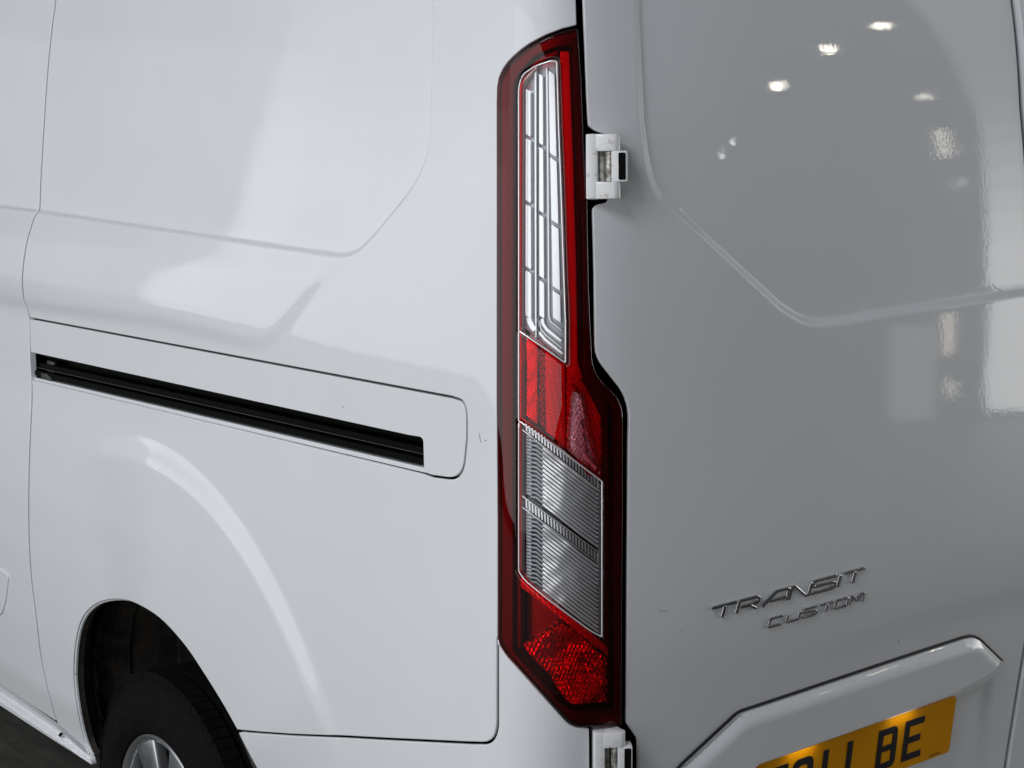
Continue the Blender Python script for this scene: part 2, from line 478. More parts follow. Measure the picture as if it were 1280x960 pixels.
def cat(*parts): return np.concatenate([np.asarray(p).reshape(-1, 2) for p in parts])
top_seam = [(Sd[0][0] + .006, TOPZ)]
# crease of the stamped upper panel
crease = px(fillet([(0, 259), (47, 265), (400, 317, 0), (440, 322, 40), (470, 290, 0), (534, 212, 60), (538, 120), (540, 20), (542, -90)], closed=False, step=6))
crease = np.concatenate([[(-3.3, crease[0][1])], crease])
crease_poly = cat(crease, [(crease[-1][0], 2.4), (-3.3, 2.4), (-3.3, crease[0][1])])
_sl = px(fillet([(30, 391), (200, 413), (336, 448, 30), (404, 362, 20), (470, 290)], closed=False, step=8))
shoulder = cat([(-3.3, _sl[0][1])], _sl, [(_sl[-1][0], 1.7), (-3.3, 1.7)])
cst = px([(96, 838), (150, 751), (236, 805), (303, 912)])
# circle through the arch points
A_ = np.c_[2 * cst, np.ones(4)]; sol = np.linalg.lstsq(A_, (cst ** 2).sum(1), rcond=None)[0]
ARC = sol[:2]; ARR = math.sqrt(sol[2] + ARC.dot(ARC))
fl = px([(195, 587), (300, 640), (370, 745), (415, 862), (192, 622), (300, 690), (375, 800), (413, 866)])
RF = np.linalg.norm(fl - ARC, axis=1)
FA = np.degrees(np.arctan2(fl[:, 1] - ARC[1], fl[:, 0] - ARC[0]))
print('flare angles', FA)
print('arch', ARC, ARR, 'flare radii', RF)

def d_side(s, z):
    s = np.asarray(s, float); z = np.asarray(z, float); sh = s.shape
    p = np.stack([s.ravel(), z.ravel()], 1)
    out = np.zeros(len(p))
    m = (p[:, 1] > 1.25)
    if m.any():
        c = sdf(p[m], crease_poly)
        out[m] += -.0065 * (1 - s5(-.006, .004, c))
    # the shoulder ends in a soft bevel that turns up towards the crease
    m = (p[:, 1] > 1.2) & (p[:, 1] < 1.6)
    if m.any():
        c = sdf(p[m], shoulder)
        out[m] += .0042 * (1 - s5(-.040, .004, c)) * (1 - s5(1.42, 1.50, p[m][:, 1]))
    # flare over the wheel: an even ramp between two arcs
    rr = np.hypot(p[:, 0] - ARC[0], p[:, 1] - ARC[1])
    ang = np.degrees(np.arctan2(p[:, 1] - ARC[1], p[:, 0] - ARC[0]))
    w = sstep(FA[3] - 10, FA[3] + 3, ang) * (1 - sstep(FA[0] - 2, FA[0] + 28, ang))
    r0, r1 = FR0, FR1
    t = np.clip((rr - r0) / (r1 - r0), 0, 1)
    ram = np.where(rr < r1, 1 - t, 0)
    # rounded ends of the ramp
    ram = (np.clip((r1 + .004 - rr) / (r1 - r0), 0, 1) ** 1.0) * (1 - 0) if False else 1 - s5(r0 - .012, r1 + .004, rr)
    out += .011 * ram * w
    # lip round the opening
    out += .0015 * (1 - s5(.004, .014, np.abs(rr - ARR - .006))) * 0
    return out.reshape(sh)
FR0, FR1 = RF[4:].mean(), RF[:4].mean()

quarter = cat(top_seam, Sd, px(sill_edge), px(arch), px(bump_gap[1:]), px(lamp_left[1:]), px([(722, 30), (721, 0), (719, -60)]), [(px([(719, -60)])[0][0], TOPZ)])
# take the rail cover out of the quarter panel: replace the stretch of the door seam between its two ends
k0 = int(np.argmin(np.linalg.norm(Sd - gap_rail[0], axis=1))); k1 = int(np.argmin(np.linalg.norm(Sd - gap_rail[-1], axis=1)))
quarter = cat(top_seam, Sd[:k0], gap_rail, Sd[k1 + 1:], px(sill_edge), px(arch), px(bump_gap[1:]), px(lamp_left[1:]), px([(722, 30), (721, 0), (719, -60)]), [(px([(719, -60)])[0][0], TOPZ)])
cl_in = px(dens([(47, 265), (405, 318), (440, 315), (470, 290), (531, 208), (533, 175), (540, 20)], 20, False))
flare_line = np.array([ARC + (FR0 + FR1) / 2 * np.array((math.cos(a), math.sin(a))) for a in np.radians(np.arange(-25, 125, 5))])
body = sheet('rear_quarter_panel', quarter, WHITE, van, res=.014, disp=d_side, inset=.0023, r=.002, depth=.005, fine=[(cl_in, .016, .0035), (_sl, .045, .006), (flare_line, .035, .006)])

rail_cover = cat(px(fillet([(37, 398), (565, 497, 0), (583, 503, 26), (583, 548, 0), (578, 600, 34), (540, 595, 0), (531, 592, 0), (529, 587), (528, 548, 5), (510, 545), (38, 441)], closed=True, step=7)))
sheet('rail_cover', rail_cover, WHITE, van, res=.014, disp=d_side, inset=.0015, r=.0015, depth=.035)

door = cat([(-3.2, TOPZ)], [(-3.2, px([(0, 857)])[0][1])], px([(0, 857), (71, 904)]), Sd[::-1], top_seam)
dfine = np.array([(-3.0, crease[0][1]), (-1.7, crease[1][1])])
# the door's lower edge follows the sill
sheet('sliding_door', door, WHITE, van, res=.016, disp=d_side, inset=.0048, r=.002, fine=[(dfine, .016, .0035)])

def d_pad(s, z): return d_side(s, z)
pad = px(fillet([(-80, 690), (-2, 708, 6), (12, 718, 6), (9, 748, 0), (4, 768, 6), (-6, 772, 4), (-80, 755)], step=3))
sheet('fuel_flap', pad, WHITE, van, res=.01, disp=lambda s, z: d_side(s, z) + .0035, r=.003, depth=.006)

sill_top = [(0, 860), (68, 908), (112, 947)]
sill_bot = [(116, 956), (60, 920), (0, 881)]
st = px(dens(sill_top, 12, False)); sb = px(dens(sill_bot, 12, False))
st = np.concatenate([[(-3.2, st[0][1])], st]); sb = np.concatenate([sb, [(-3.2, sb[-1][1])]])
def d_sill(s, z):
    s = np.asarray(s, float); sh = s.shape; p = np.stack([s.ravel(), np.asarray(z, float).ravel()], 1)
    a = dist(p, st); b = dist(p, sb); t = a / (a + b + 1e-9)
    h = .001 - .006 * (s5(.1, .2, t) - s5(.42, .5, t)) + .006 * s5(.62, .72, t) - .003 * s5(.82, .88, t)
    return h.reshape(sh)
sheet('sill', cat(st, sb), WHITE, van, res=.006, disp=d_sill, r=.001, depth=.012, off=-.002, fine=[(px([(-60, 835), (112, 948)]), .03, .0025)])
slot_m = px([(77, 915), (80, 917), (77, 921), (74, 919)])
sheet('sill_slot', slot_m, BLACK, van, res=.003, r=0, depth=.001, off=.003)

bump_poly = cat(px(bump_gap), px(lamp_low[1:]), px([(738, 960), (738, 1060)]), px(arch_low[::-1])[:-1])
sheet('bumper_corner', bump_poly, WHITE, van, res=.014, disp=d_side, inset=.0018, r=.002, depth=.005)

# black inner shell that stands behind every gap
def inner_shell():
    bm = bmesh.new()
    ss = np.arange(-3.2, 1.95, .02); zz = np.arange(.34, TOPZ + .001, .02)
    g = np.array([[s, z] for s in ss for z in zz]); ok = np.ones(len(g), bool)
    ap = px(cat(arch, arch_low)); ap = np.concatenate([ap, [(ap[0][0], .2)]])
    ok &= sdf(g, ap) > -.02
    ok &= sdf(g, clean(LO)) > -.03
    ok = ok.reshape(len(ss), len(zz))
    P = surf(g[:, 0], g[:, 1], -.05).reshape(len(ss), len(zz), 3)
    vs = {}
    def v(i, j):
        if (i, j) not in vs: vs[(i, j)] = bm.verts.new(P[i, j])
        return vs[(i, j)]
    for i in range(len(ss) - 1):
        for j in range(len(zz) - 1):
            if ok[i, j] and ok[i + 1, j] and ok[i, j + 1] and ok[i + 1, j + 1]:
                bm.faces.new((v(i, j), v(i + 1, j), v(i + 1, j + 1), v(i, j + 1)))
    # roof and far side close the box
    bm_obj('inner_shell', bm, BLACK, van)
inner_shell()
bm = bmesh.new()
rp = surf(np.arange(-3.2, 1.96, .05), np.full(104, TOPZ)[:len(np.arange(-3.2, 1.96, .05))], -.01)
vs = [bm.verts.new(p) for p in rp] + [bm.verts.new((-3.2, rp[-1][1], TOPZ))]
bm.faces.new(vs)
bm_obj('roof', bm, WHITE, van)

# rail in its slot
def rail():
    t = bpy.data.objects.new('door_rail', None); COL.objects.link(t); t.parent = van
    a0, a1 = px([(40, 455)])[0], px([(526, 566)])[0]
    def strip(name, y0, y1, off, m, dd=.006, r=.0012):
        p = px(dens([(38, 441 + y0 * 31), (527, 547 + y0 * 39)], 12, False)); q = px(dens([(527, 547 + y1 * 39), (38, 441 + y1 * 31)], 12, False))
        sheet(name, cat(p, q), m, t, res=.02, off=off, r=r, depth=dd)
    strip('channel_back', -.25, 1.2, -.046, RAILM, .004)
    strip('upper_lip', .02, .16, -.020, RAILM, .02)
    strip('rail_bar', .42, .60, -.018, RAILM, .02)
    strip('rail_edge', .60, .635, -.014, RAILEDGE, .012, .0006)
    strip('lower_lip', .72, .93, -.010, RAILM, .02)
    strip('lower_flange', 1.0, 1.16, -.0075, WHITE, .03)
    # roller bracket at the front end of the slot
    fr = frame_at(*px([(51, 458)])[0], -.02)
    bm = bmesh.new(); add_prism(bm, rect(-.022, -.022, .018, .010), -.014, -.002, fr, .004); bm_obj('roller_bracket', bm, RAILEDGE, t)
    bm = bmesh.new(); add_prism(bm, [(-.02, -.027), (.03, -.036), (.034, -.025), (.012, -.016), (-.02, -.018)], -.008, .012, fr, .002); bm_obj('roller_arm', bm, RAILEDGE, t)
    bm = bmesh.new(); add_prism(bm, rect(-.003, -.018, .003, .018), 0, .016, frame_at(*px([(524, 566)])[0], -.03), .001); bm_obj('end_stop', bm, RUBBER, t)
rail()

# ------------------------------------------------------------------ rear doors
door_edge = fillet([(726, -60), (729, 0), (731, 60), (733, 120), (735, 158, 4), (744, 164), (760, 170, 4), (760, 252, 4), (746, 255), (740, 260, 4), (742, 340), (743, 446, 16), (786, 500, 22), (785, 560), (784, 700), (783, 905, 3),
                    (797, 925, 4), (798, 1100)], closed=False, step=6)
DE = px(door_edge)
SEAM = np.interp(0.985, PY_, S)
seam_c = [(SEAM, TOPZ), (SEAM, .45)]
cs = px([(1271, -10), (1278, 100), (1278, 830), (1257, 960)]); print('centre seam s', cs, SEAM)
SEAM = cs[:, 0].mean()
zt = np.linspace(TOPZ, .45, 60)
# the seam is measured low down and follows the panel edge
seam_s = np.interp(zt, [.45, .6, .78, .95, 1.7, TOPZ], [cs[3][0], cs[3][0], cs[2][0], SEAM + .006, cs[1][0], cs[0][0]])
SC = np.stack([seam_s, zt], 1)
win = px(fillet([(790, -90), (793, 20), (799, 150), (811, 240, 75), (850, 273), (975, 388, 0), (1010, 411, 80), (1060, 406), (1100, 398), (1200, 383), (1300, 368), (1330, 363)], closed=False, step=6))
win = np.concatenate([win, [(SEAM + .06, win[-1][1] + .002)]])
wpoly = cat(win, [(SEAM + .06, 2.3), (win[0][0], 2.3)])
rec = px(fillet([(870, 1100), (930, 985, 0), (960, 960), (1190, 871), (1246, 843, 6), (1238, 960), (1232, 1100)], step=6))
fold = px(fillet([(800, 880), (1035, 800, 60), (1150, 762), (1290, 728), (1330, 716)], closed=False, step=8))
fpoly = cat(fold, [(SEAM + .1, fold[-1][1]), (SEAM + .1, .2), (fold[0][0] - .1, .2), (fold[0][0] - .1, fold[0][1])])
def d_rear(s, z):
    s = np.asarray(s, float); sh = s.shape; z = np.asarray(z, float); p = np.stack([s.ravel(), z.ravel()], 1)
    out = np.zeros(len(p))
    m = p[:, 1] > 1.15
    if m.any():
        c = sdf(p[m], wpoly); out[m] += -.009 * (1 - s5(-.018, .003, c)) 
    m = p[:, 1] < 1.0
    if m.any():
        c = sdf(p[m], rec); out[m] += -.007 * (1 - s5(-.035, .004, c))
        c = sdf(p[m], fpoly); out[m] += -.003 * (1 - s5(-.06, .012, c)) * sstep(.35, .75, p[m][:, 0])
    return out.reshape(sh)
rdoor = cat(DE, SC[::-1])
rear_door = sheet('rear_door', rdoor, WHITE, van, res=.014, disp=d_rear, inset=.001, r=.0025, depth=.005,
                  fine=[(win, .018, .0035), (px(dens([(1246, 843), (1238, 960), (1232, 1100)], 12, False)), .03, .005), (fold, .03, .007)])
S2 = SC + np.array((.009, 0))
d2 = cat(S2, [(1.9, .45), (1.9, TOPZ)])
def d_rear2(s, z): return d_rear(2 * (SEAM + .005) - np.asarray(s), z)
sheet('rear_door', d2, WHITE, van, res=.025, disp=None, inset=.001, r=.0025, depth=.03)

# badge letters
def stroke(path, w):
    """closed outline of a thick line, mitred"""
    P = [np.array(p, float) for p in path]; n = len(P); L = []; R = []
    for i in range(n):
        d0 = P[i] - P[i - 1] if i else P[1] - P[0]; d1 = P[i + 1] - P[i] if i < n - 1 else P[-1] - P[-2]
        d0 = d0 / np.linalg.norm(d0); d1 = d1 / np.linalg.norm(d1)
        n0 = np.array((-d0[1], d0[0])); n1 = np.array((-d1[1], d1[0])); m = n0 + n1; m = m * 2 / max((m * m).sum(), .8)
        L.append(P[i] + m * w / 2); R.append(P[i] - m * w / 2)
    return L + R[::-1]
GLY = {'T': [[(0, 1), (1, 1)], [(.52, .97), (.52, 0)]],
       'R': [[(0, 0), (0, .98)], [(-.02, 1), (.86, 1), (1, .88), (1, .56), (.88, .44), (.16, .44)], [(.6, .44), (1.0, 0)]],
       'A': [[(0, 0), (.42, .9), (.5, 1), (.92, 1), (1, .92), (1, 0)], [(.26, .3), (1, .3)]],
       'N': [[(0, 0), (0, 1), (.16, 1), (.84, 0), (1, 0), (1, 1)]],
       'S': [[(1, 1), (.12, 1), (0, .9), (0, .6), (.1, .52), (.9, .52), (1, .44), (1, .1), (.88, 0), (0, 0)]],
       'I': [[(0, 0), (0, 1)]],
       'C': [[(1, 1), (.14, 1), (0, .86), (0, .12), (.12, 0), (1, 0)]],
       'U': [[(0, 1), (0, .12), (.12, 0), (.88, 0), (1, .12), (1, 1)]],
       'O': [[(.5, 1), (.12, 1), (0, .86), (0, .14), (.12, 0), (.88, 0), (1, .14), (1, .86), (.88, 1), (.48, 1)]],
       'M': [[(0, 0), (0, 1), (.14, 1), (.5, .35), (.86, 1), (1, 1), (1, 0)]]}
def badge(word, cells, x0, y0, slope, up, w, name):
    t = bpy.data.objects.new(name, None); COL.objects.link(t); t.parent = van
    for ch, (a, b) in zip(word, cells):
        parts = []
        for k, path in enumerate(GLY[ch]):
            q = []
            for gx, gy in path:
                X = a + (b - a) * gx
                bx = 860 + X / 5.12; by = 690 + (y0 - slope * (X - x0)) / 5.12
                q.append((bx + up[0] * gy, by + up[1] * gy))
            parts.append(sheet('letter', px(dens(stroke(q, w), 1.2), .004), BADGE, t, res=.004, off=.0038 + .0004 * k, disp=d_rear, r=.0011 if w > 2.8 else .0008, depth=.006))
        if len(parts) > 1:              # one object per letter
            bm = bmesh.new()
            allv = []; alln = []; fcs = []
            for p_ in parts:
                me = p_.data; k = len(allv)
                allv += [v.co[:] for v in me.vertices]; fcs += [[i + k for i in f.vertices] for f in me.polygons]
            nv = [c.vector[:] for p_ in parts for c in p_.data.corner_normals]
            bm.free()
            me = bpy.data.meshes.new('letter'); me.from_pydata(allv, [], fcs); me.update(); me.shade_smooth(); me.normals_split_custom_set(nv)
            me.materials.append(BADGE)
            nm = parts[0]; 
            for p_ in parts[1:]: bpy.data.objects.remove(p_)
            nm.data = me
badge('TRANSIT', [(134, 298), (312, 440), (478, 632), (648, 775), (790, 935), (960, 960), (985, 1118)], 190, 428, .263, (4.2, -15.5), 3.8, 'model_badge')
badge('CUSTOM', [(516, 600), (632, 708), (734, 818), (838, 922), (940, 1018), (1036, 1116)], 515, 486, .279, (2.6, -10.5), 2.6, 'trim_badge')

# plate housing (garnish) over the number plate
gar = cat(px(fillet([(745, 1110), (850, 960, 10), (925, 891, 8), (1205, 799, 0), (1222, 795, 12), (1256, 828)], closed=False, step=4), .004),
          px(fillet([(1257, 831), (1240, 845), (1190, 871), (1060, 918), (948, 957, 3), (925, 985), (880, 1110)], closed=False, step=4), .017))
go = clean(gar)
g_top = px(fillet([(745, 1110), (850, 960), (925, 891, 8), (1205, 799), (1222, 795, 12), (1257, 829)], closed=False, step=5))
def d_gar(s, z):
    s = np.asarray(s, float); sh = s.shape; p = np.stack([s.ravel(), np.asarray(z, float).ravel()], 1)
    a = dist(p, g_top)
    return (d_fold(p) + .003 + .012 * np.sin(np.clip(a / .027, 0, 1) * math.pi / 2) + .03 * np.clip(a - .02, 0, .2)).reshape(sh)
def d_fold(p):
    c = sdf(p, fpoly); return -.003 * (1 - s5(-.06, .012, c)) * sstep(.35, .75, p[:, 0])
sheet('plate_garnish', gar, WHITE, van, res=.008, disp=d_gar, r=.003, depth=.034, fine=[(g_top, .03, .004)])
gap_strip = stroke(fillet([(745, 1109), (849.5, 959.5, 10), (924.5, 890, 8), (1205, 798, 0), (1222, 793.8, 12), (1256, 827)], closed=False, step=4), 2.0)  # black strip stands in for the dark gap round the garnish
sheet('garnish_gap', px(gap_strip, .0045), RUBBER, van, res=.01, disp=lambda s, z: d_fold(np.stack([np.ravel(s), np.ravel(z)], 1)).reshape(np.shape(s)), off=.004, r=.0006, depth=.004)

# number plate
pr, pl = px([(1196, 870)], .001)[0], px([(948, 956)], .001)[0]
fr = list(frame_at((pr[0] + pl[0]) / 2, pr[1] - .055, -.012))
A3, B3 = surf(*pr, .0015), surf(*pl, .0015)
print('plate corners', pr, pl, np.linalg.norm(A3 - B3))
t = _n(A3 - B3); n_ = _n(fr[3] - t * t.dot(fr[3])); u_ = np.cross(n_, t)
PFR = (A3, t, u_, n_)          # origin at the plate's top right corner
pb = flat_base(PFR)
plate = bpy.data.objects.new('number_plate', None); COL.objects.link(plate); plate.parent = van
PW, PH = .520, .111
plo = fillet([(-PW, -PH, .008), (0, -PH, .008), (0, 0, .008), (-PW, 0, .008)], step=.03)
sheet('plate_base', plo, YELLOW, plate, res=.03, r=.001, depth=.004, base=pb)
bdr = fillet([(-PW + .003, -PH + .003, .007), (-.003, -PH + .003, .007), (-.003, -.003, .007), (-PW + .003, -.003, .007)], step=.03)
H = .079; Wc = .050; St = .013
def ch_poly(c):
    if c == 'T': return [[(0, H), (0, H - St), (Wc / 2 - St / 2, H - St), (Wc / 2 - St / 2, 0), (Wc / 2 + St / 2, 0), (Wc / 2 + St / 2, H - St), (Wc, H - St), (Wc, H)]], []
    if c == 'O': return [fillet([(0, 0, .018), (Wc, 0, .018), (Wc, H, .018), (0, H, .018)], step=.004)], [fillet([(St, St, .01), (Wc - St, St, .01), (Wc - St, H - St, .01), (St, H - St, .01)], step=.004)]
    if c == 'L': return [[(0, 0), (Wc * .9, 0), (Wc * .9, St), (St, St), (St, H), (0, H)]], []
    if c == 'E': return [[(0, 0), (Wc, 0), (Wc, St), (St, St), (St, H / 2 - St / 2), (Wc * .88, H / 2 - St / 2), (Wc * .88, H / 2 + St / 2), (St, H / 2 + St / 2), (St, H - St), (Wc, H - St), (Wc, H), (0, H)]], []
    if c == 'B': return [fillet([(0, 0), (Wc, 0, .014), (Wc, H / 2, .006), (Wc * .97, H, .014), (0, H)], step=.004)], [fillet([(St, St), (Wc - St, St, .004), (Wc - St, H / 2 - St * .4, .004), (St, H / 2 - St * .4)], step=.004), fillet([(St, H / 2 + St * .5), (Wc - St, H / 2 + St * .5, .004), (Wc - St, H - St, .004), (St, H - St)], step=.004)]
cells = [('T', -.470), ('O', -.4095), ('L', -.337), ('L', -.278), ('B', -.2005), ('E', -.1325)]
for fa in (.30, .80):
    lp = A3 + (B3 - A3) * fa + n_ * .016 + u_ * .004
    pl_ = area('plate_lamp', lp, lp - u_ * .05 - n_ * .035, .06, .008, .0085, (1, .9, .75))
for c, x0 in cells:
    for k in range(1):
        outl, hol = ch_poly(c)
        sh_ = lambda q: [(a + x0, b - PH + .016) for a, b in q]
        sheet('plate_character', sh_(outl[0]), INK, plate, res=.03, r=.0002, depth=.0008, off=.0010, base=pb, holes=[sh_(h) for h in hol])
sheet('maker_mark', rect(-.056, -PH + .0065, -.028, -PH + .008), INK, plate, res=.03, r=0, depth=.0004, off=.0006, base=pb)

# ------------------------------------------------------------------ hinges
def hinge(x0, y0, h, sc=1.0):
    """body bracket with two lugs, door knuckle between them"""
    t = bpy.data.objects.new('door_hinge', None); COL.objects.link(t); t.parent = van
    q_ = px([(x0, y0)])[0]; o = surf(*q_); _, tt, uu, nn = frame_at(q_[0] - .045, q_[1]); fr = (o, tt, uu, nn)
    k = .00113 * sc                       # metres per measured unit here
    L = 15.5; R = 43; hh = h
    def a(v): return v * k
    # bracket: back plate and lugs
    bm = bmesh.new()
    add_prism(bm, rect(a(0), a(-hh), a(L), 0), -.03, .012, fr, .0025, 3)
    bm_obj('hinge_bracket', bm, WHITE2, t)
    for (u0, u1) in ((-22, -.5), (-hh + .5, -hh + 22)):
        bm = bmesh.new()
        # lug with a rounded nose round the pin, seen from above
        prof2 = [(a(L - 3), -.02), (a(L - 3), .0125)] + [(a(36) + a(7) * math.sin(q), .0125 - a(7) + a(7) * math.cos(q)) for q in np.linspace(0, math.pi, 9)] + [(a(30), -.02)]
        fr2 = (o, tt, nn, uu)
        add_prism(bm, prof2, a(u0), a(u1), fr2, .0016, 2)
        bm_obj('hinge_lug', bm, WHITE2, t)
    bm = bmesh.new(); add_prism(bm, rect(a(L), a(-hh + 21), a(L + 7), a(-21)), -.03, .001, fr, .001); bm_obj('hinge_leaf', bm, GRIME, t)
    bm = bmesh.new()
    pr_ = [(a(30) + a(6.2) * math.cos(q), .004 + a(6.2) * math.sin(q)) for q in np.linspace(0, 2 * math.pi, 20, endpoint=False)]
    add_prism(bm, pr_, a(-hh + 22.5), a(-22.5), (o, tt, nn, uu), .0004, 1); bm_obj('hinge_pin', bm, GRIME, t)
    bm = bmesh.new(); add_prism(bm, rect(a(32), a(-hh + 21.5), a(52), a(-21.5)), -.01, .0115, fr, .0016, 3); bm_obj('hinge_knuckle', bm, WHITE2, t)
    bm = bmesh.new(); add_prism(bm, fillet([(a(41), a(-hh + 24), a(2)), (a(50), a(-hh + 24), a(2)), (a(50), a(-24), a(2)), (a(41), a(-24), a(2))], step=.002), .008, .0122, fr, .0004, 1); bm_obj('rubber_plug', bm, BLACK, t)
    return t
hinge(733, 168, 82)
hinge(741, 913, 92)

# ------------------------------------------------------------------ tail lamp
lamp = bpy.data.objects.new('tail_lamp', None); COL.objects.link(lamp); lamp.parent = van
lamp['label'] = 'tall tail lamp with red frame and clear ribbed windows'
W1 = fillet([(650, 412), (650, 108, 10), (655, 92, 6), (672, 81, 4), (690, 75, 3), (697, 76, 2), (699, 150), (702, 230), (705, 330), (708, 400), (708, 455, 2), (688, 440)], step=5)
W2 = fillet([(650, 525, 2), (700, 561), (751, 602, 2), (752, 690), (751, 796, 2), (737, 788, 3), (690, 752), (657, 724, 6), (650, 714, 3), (650, 620)], step=5)
W1s, W2s = px(W1), px(W2)
F1s = px(fillet([(716, 490, 3), (724, 494, 2), (733, 540), (746, 590, 2), (738, 590), (711, 560, 3), (710, 540)], step=5))
PINKL = lens('pale_red_lens', (.98, .48, .56))  # paler tint added so the glints beneath come out near white
sheet('red_lens', LO, REDL, lamp, res=.02, off=.005, inset=.0015, r=.004, depth=.012, holes=[W1s, W2s, F1s])
sheet('pale_lens', F1s, PINKL, lamp, res=.02, off=.005, r=0, depth=.0)
sheet('clear_lens', W1s, CLEARL, lamp, res=.02, off=.005, r=0, depth=.0)
sheet('clear_lens', W2s, CLEARL, lamp, res=.02, off=.005, r=0, depth=.0)
# housing: a red tub with stepped walls under the lens
hs_ = px(fillet([(640, 815, 4), (640, 100, 14), (668, 70, 10), (700, 58, 6), (716, 60, 3), (722, 200), (727, 300), (729, 470, 10), (768, 512, 14), (768, 886, 6), (718, 890, 8), (700, 880)], step=6))
sheet('lamp_rim', LO, DARKH, lamp, res=.02, off=-.004, inset=.002, r=.001, depth=.045, holes=[hs_])
sheet('lamp_backing', LO, DARKH, lamp, res=.02, off=-.045, inset=.003, r=0, depth=.001)
# vertical light guides each side of the windows
def pol(name, pts, m, off, r=.0012, depth=.012, res=.01, disp=None, fine=(), holes=()):
    return sheet(name, px(pts), m, lamp, res=res, off=off, r=r, depth=depth, disp=disp, fine=fine, holes=[px(h) for h in holes])
pol('light_guide', fillet([(641.5, 812), (641.5, 103, 12), (668, 73, 8), (697, 62), (697, 68), (672, 78, 6), (646, 104, 10), (646, 812)], step=6), DARKH, -.010, .001)
pol('light_guide', fillet([(646.8, 720), (646.8, 104, 10), (672, 79), (673, 80), (649, 106, 8), (649, 720)], step=6), REDH, -.005, .0006)
pol('light_guide', fillet([(700, 64), (712, 64), (717, 200), (721, 330), (723, 452), (730, 475), (711, 470), (711, 400), (708, 330), (702, 150)], step=6), REDH, -.006, .0012)
pol('light_guide', fillet([(714, 64), (718, 66), (726, 250), (729, 450, 8), (764, 508, 8), (766, 600), (766, 884), (757, 884), (757, 600), (755, 520, 8), (724, 470, 8), (719, 250)], step=6), DARKH, -.012, .0012)

# clear upper window: silver plate carrying raised bars
pol('window_plate', W1, SATIN, -.014, .0008, .02)
def bar(path, w, off=-.007, m=BRIGHT):
    return pol('reflector_bar', dens(stroke(path, w), 4), m, off, .0012, .008)
def cutbar(pts, cuts, w0, w1, off=-.007):
    """one tall bar broken by slanted joints; w runs from its width at the top to the bottom"""
    n = len(cuts)
    for (a, b) in cuts:
        pa = [np.interp(a, [p[1] for p in pts], [p[0] for p in pts]), a]; pb_ = [np.interp(b, [p[1] for p in pts], [p[0] for p in pts]), b]
        ta = (a - pts[0][1]) / (pts[-1][1] - pts[0][1]); tb = (b - pts[0][1]) / (pts[-1][1] - pts[0][1])
        wa = w0 + (w1 - w0) * ta; wb = w0 + (w1 - w0) * tb; sl = .32
        pol('reflector_bar', dens([(pa[0] - wa / 2, a - wa * sl), (pa[0] + wa / 2, a + wa * sl), (pb_[0] + wb / 2, b + wb * sl), (pb_[0] - wb / 2, b - wb * sl)], 5), BRIGHT, off, .0011, .008)
cutbar([(657, 112), (657.5, 395)], [(112, 170), (174, 253), (257, 336), (340, 398)], 6.5, 8.5)
bar([(657.8, 397), (659, 403), (663, 410), (667, 414)], 7.5, -.0072)
cutbar([(674, 92), (675.5, 392)], [(93, 181), (185, 266), (270, 348), (352, 398)], 5.5, 7.5)
cutbar([(688.5, 90), (691, 200), (693.5, 300), (695.5, 402)], [(90, 195), (199, 279), (283, 362), (366, 402)], 8.5, 11.5)
bar([(665.5, 90), (666, 250), (666.5, 406)], 2.2, -.009)
bar([(681.5, 84), (683, 200), (684.5, 396), (687, 403), (703, 415)], 2.6, -.009)
bar([(675.5, 399), (677, 406), (682, 413), (702, 428)], 5.0, -.0075)
bar([(671, 402), (674, 413), (680, 420), (704, 438)], 2.4, -.009)
bar([(671, 416), (680, 426), (704, 444)], 4.4, -.0078)
bar([(699, 90), (704, 250), (706, 340), (706.5, 436)], 1.4, -.005, SATIN)
bar([(669, 83), (669, 426)], .8, -.003, CHROME)
# bright bead round the windows
def bead(name, pts, rad, off, m=BRIGHT):
    p = px(pts); tube(name, surf(p[:, 0], p[:, 1], off), rad, m, lamp)
bead('window_bead', dens(fillet([(651, 413), (651, 108, 10), (656, 93, 6), (672, 82, 4), (690, 76, 3), (696.5, 77, 2), (698.5, 150), (701.5, 230), (704.5, 330), (707, 400), (707, 453, 2), (688, 439)], step=5), 5), .0012, .0055)
bead('window_bead', fillet([(651, 414, 2), (688, 441), (712, 458), (751, 601, 2), (751, 795, 2), (737, 787, 3), (690, 751), (658, 724, 6), (651, 713, 3), (651, 620)], step=5)[:0] or fillet([(651, 525), (700, 561), (751, 601, 2), (751, 795, 2), (737, 787, 3), (690, 751), (658, 724, 6), (651, 713, 3)], step=5), .0012, .0055)
p = px(dens([(651, 414), (651, 525)], 5, False)); tube('window_bead', surf(p[:, 0], p[:, 1], .0055), .0014, BRIGHT, lamp, closed=False)

# sawtooth along a measured direction
def saw(d_from, d_to, pitch_px, amp, kink=None):
    a, b = px([d_from])[0], px([d_to])[0]; d = _n(np.append(b - a, 0))[:2]; nrm = np.array((-d[1], d[0])); 
    q0, q1 = px([((d_from[0] + d_to[0]) / 2, (d_from[1] + d_to[1]) / 2)])[0], px([((d_from[0] + d_to[0]) / 2, (d_from[1] + d_to[1]) / 2 + pitch_px)])[0]
    pitch = abs((q1 - q0) @ nrm)
    def f(s, z):
        t = (s * nrm[0] + z * nrm[1]) / pitch; t = t - np.floor(t)
        return amp * np.sqrt(np.maximum(1 - (2 * t - 1) ** 2, 0))
    return f, pitch
def prisms(pitch, amp):
    def f(s, z):
        a = (s + z * .5) / pitch; b = (s - z * .5) / pitch
        a = a - np.floor(a); b = b - np.floor(b)
        return amp * ((1 - np.abs(2 * a - 1)) + (1 - np.abs(2 * b - 1)))
    return f
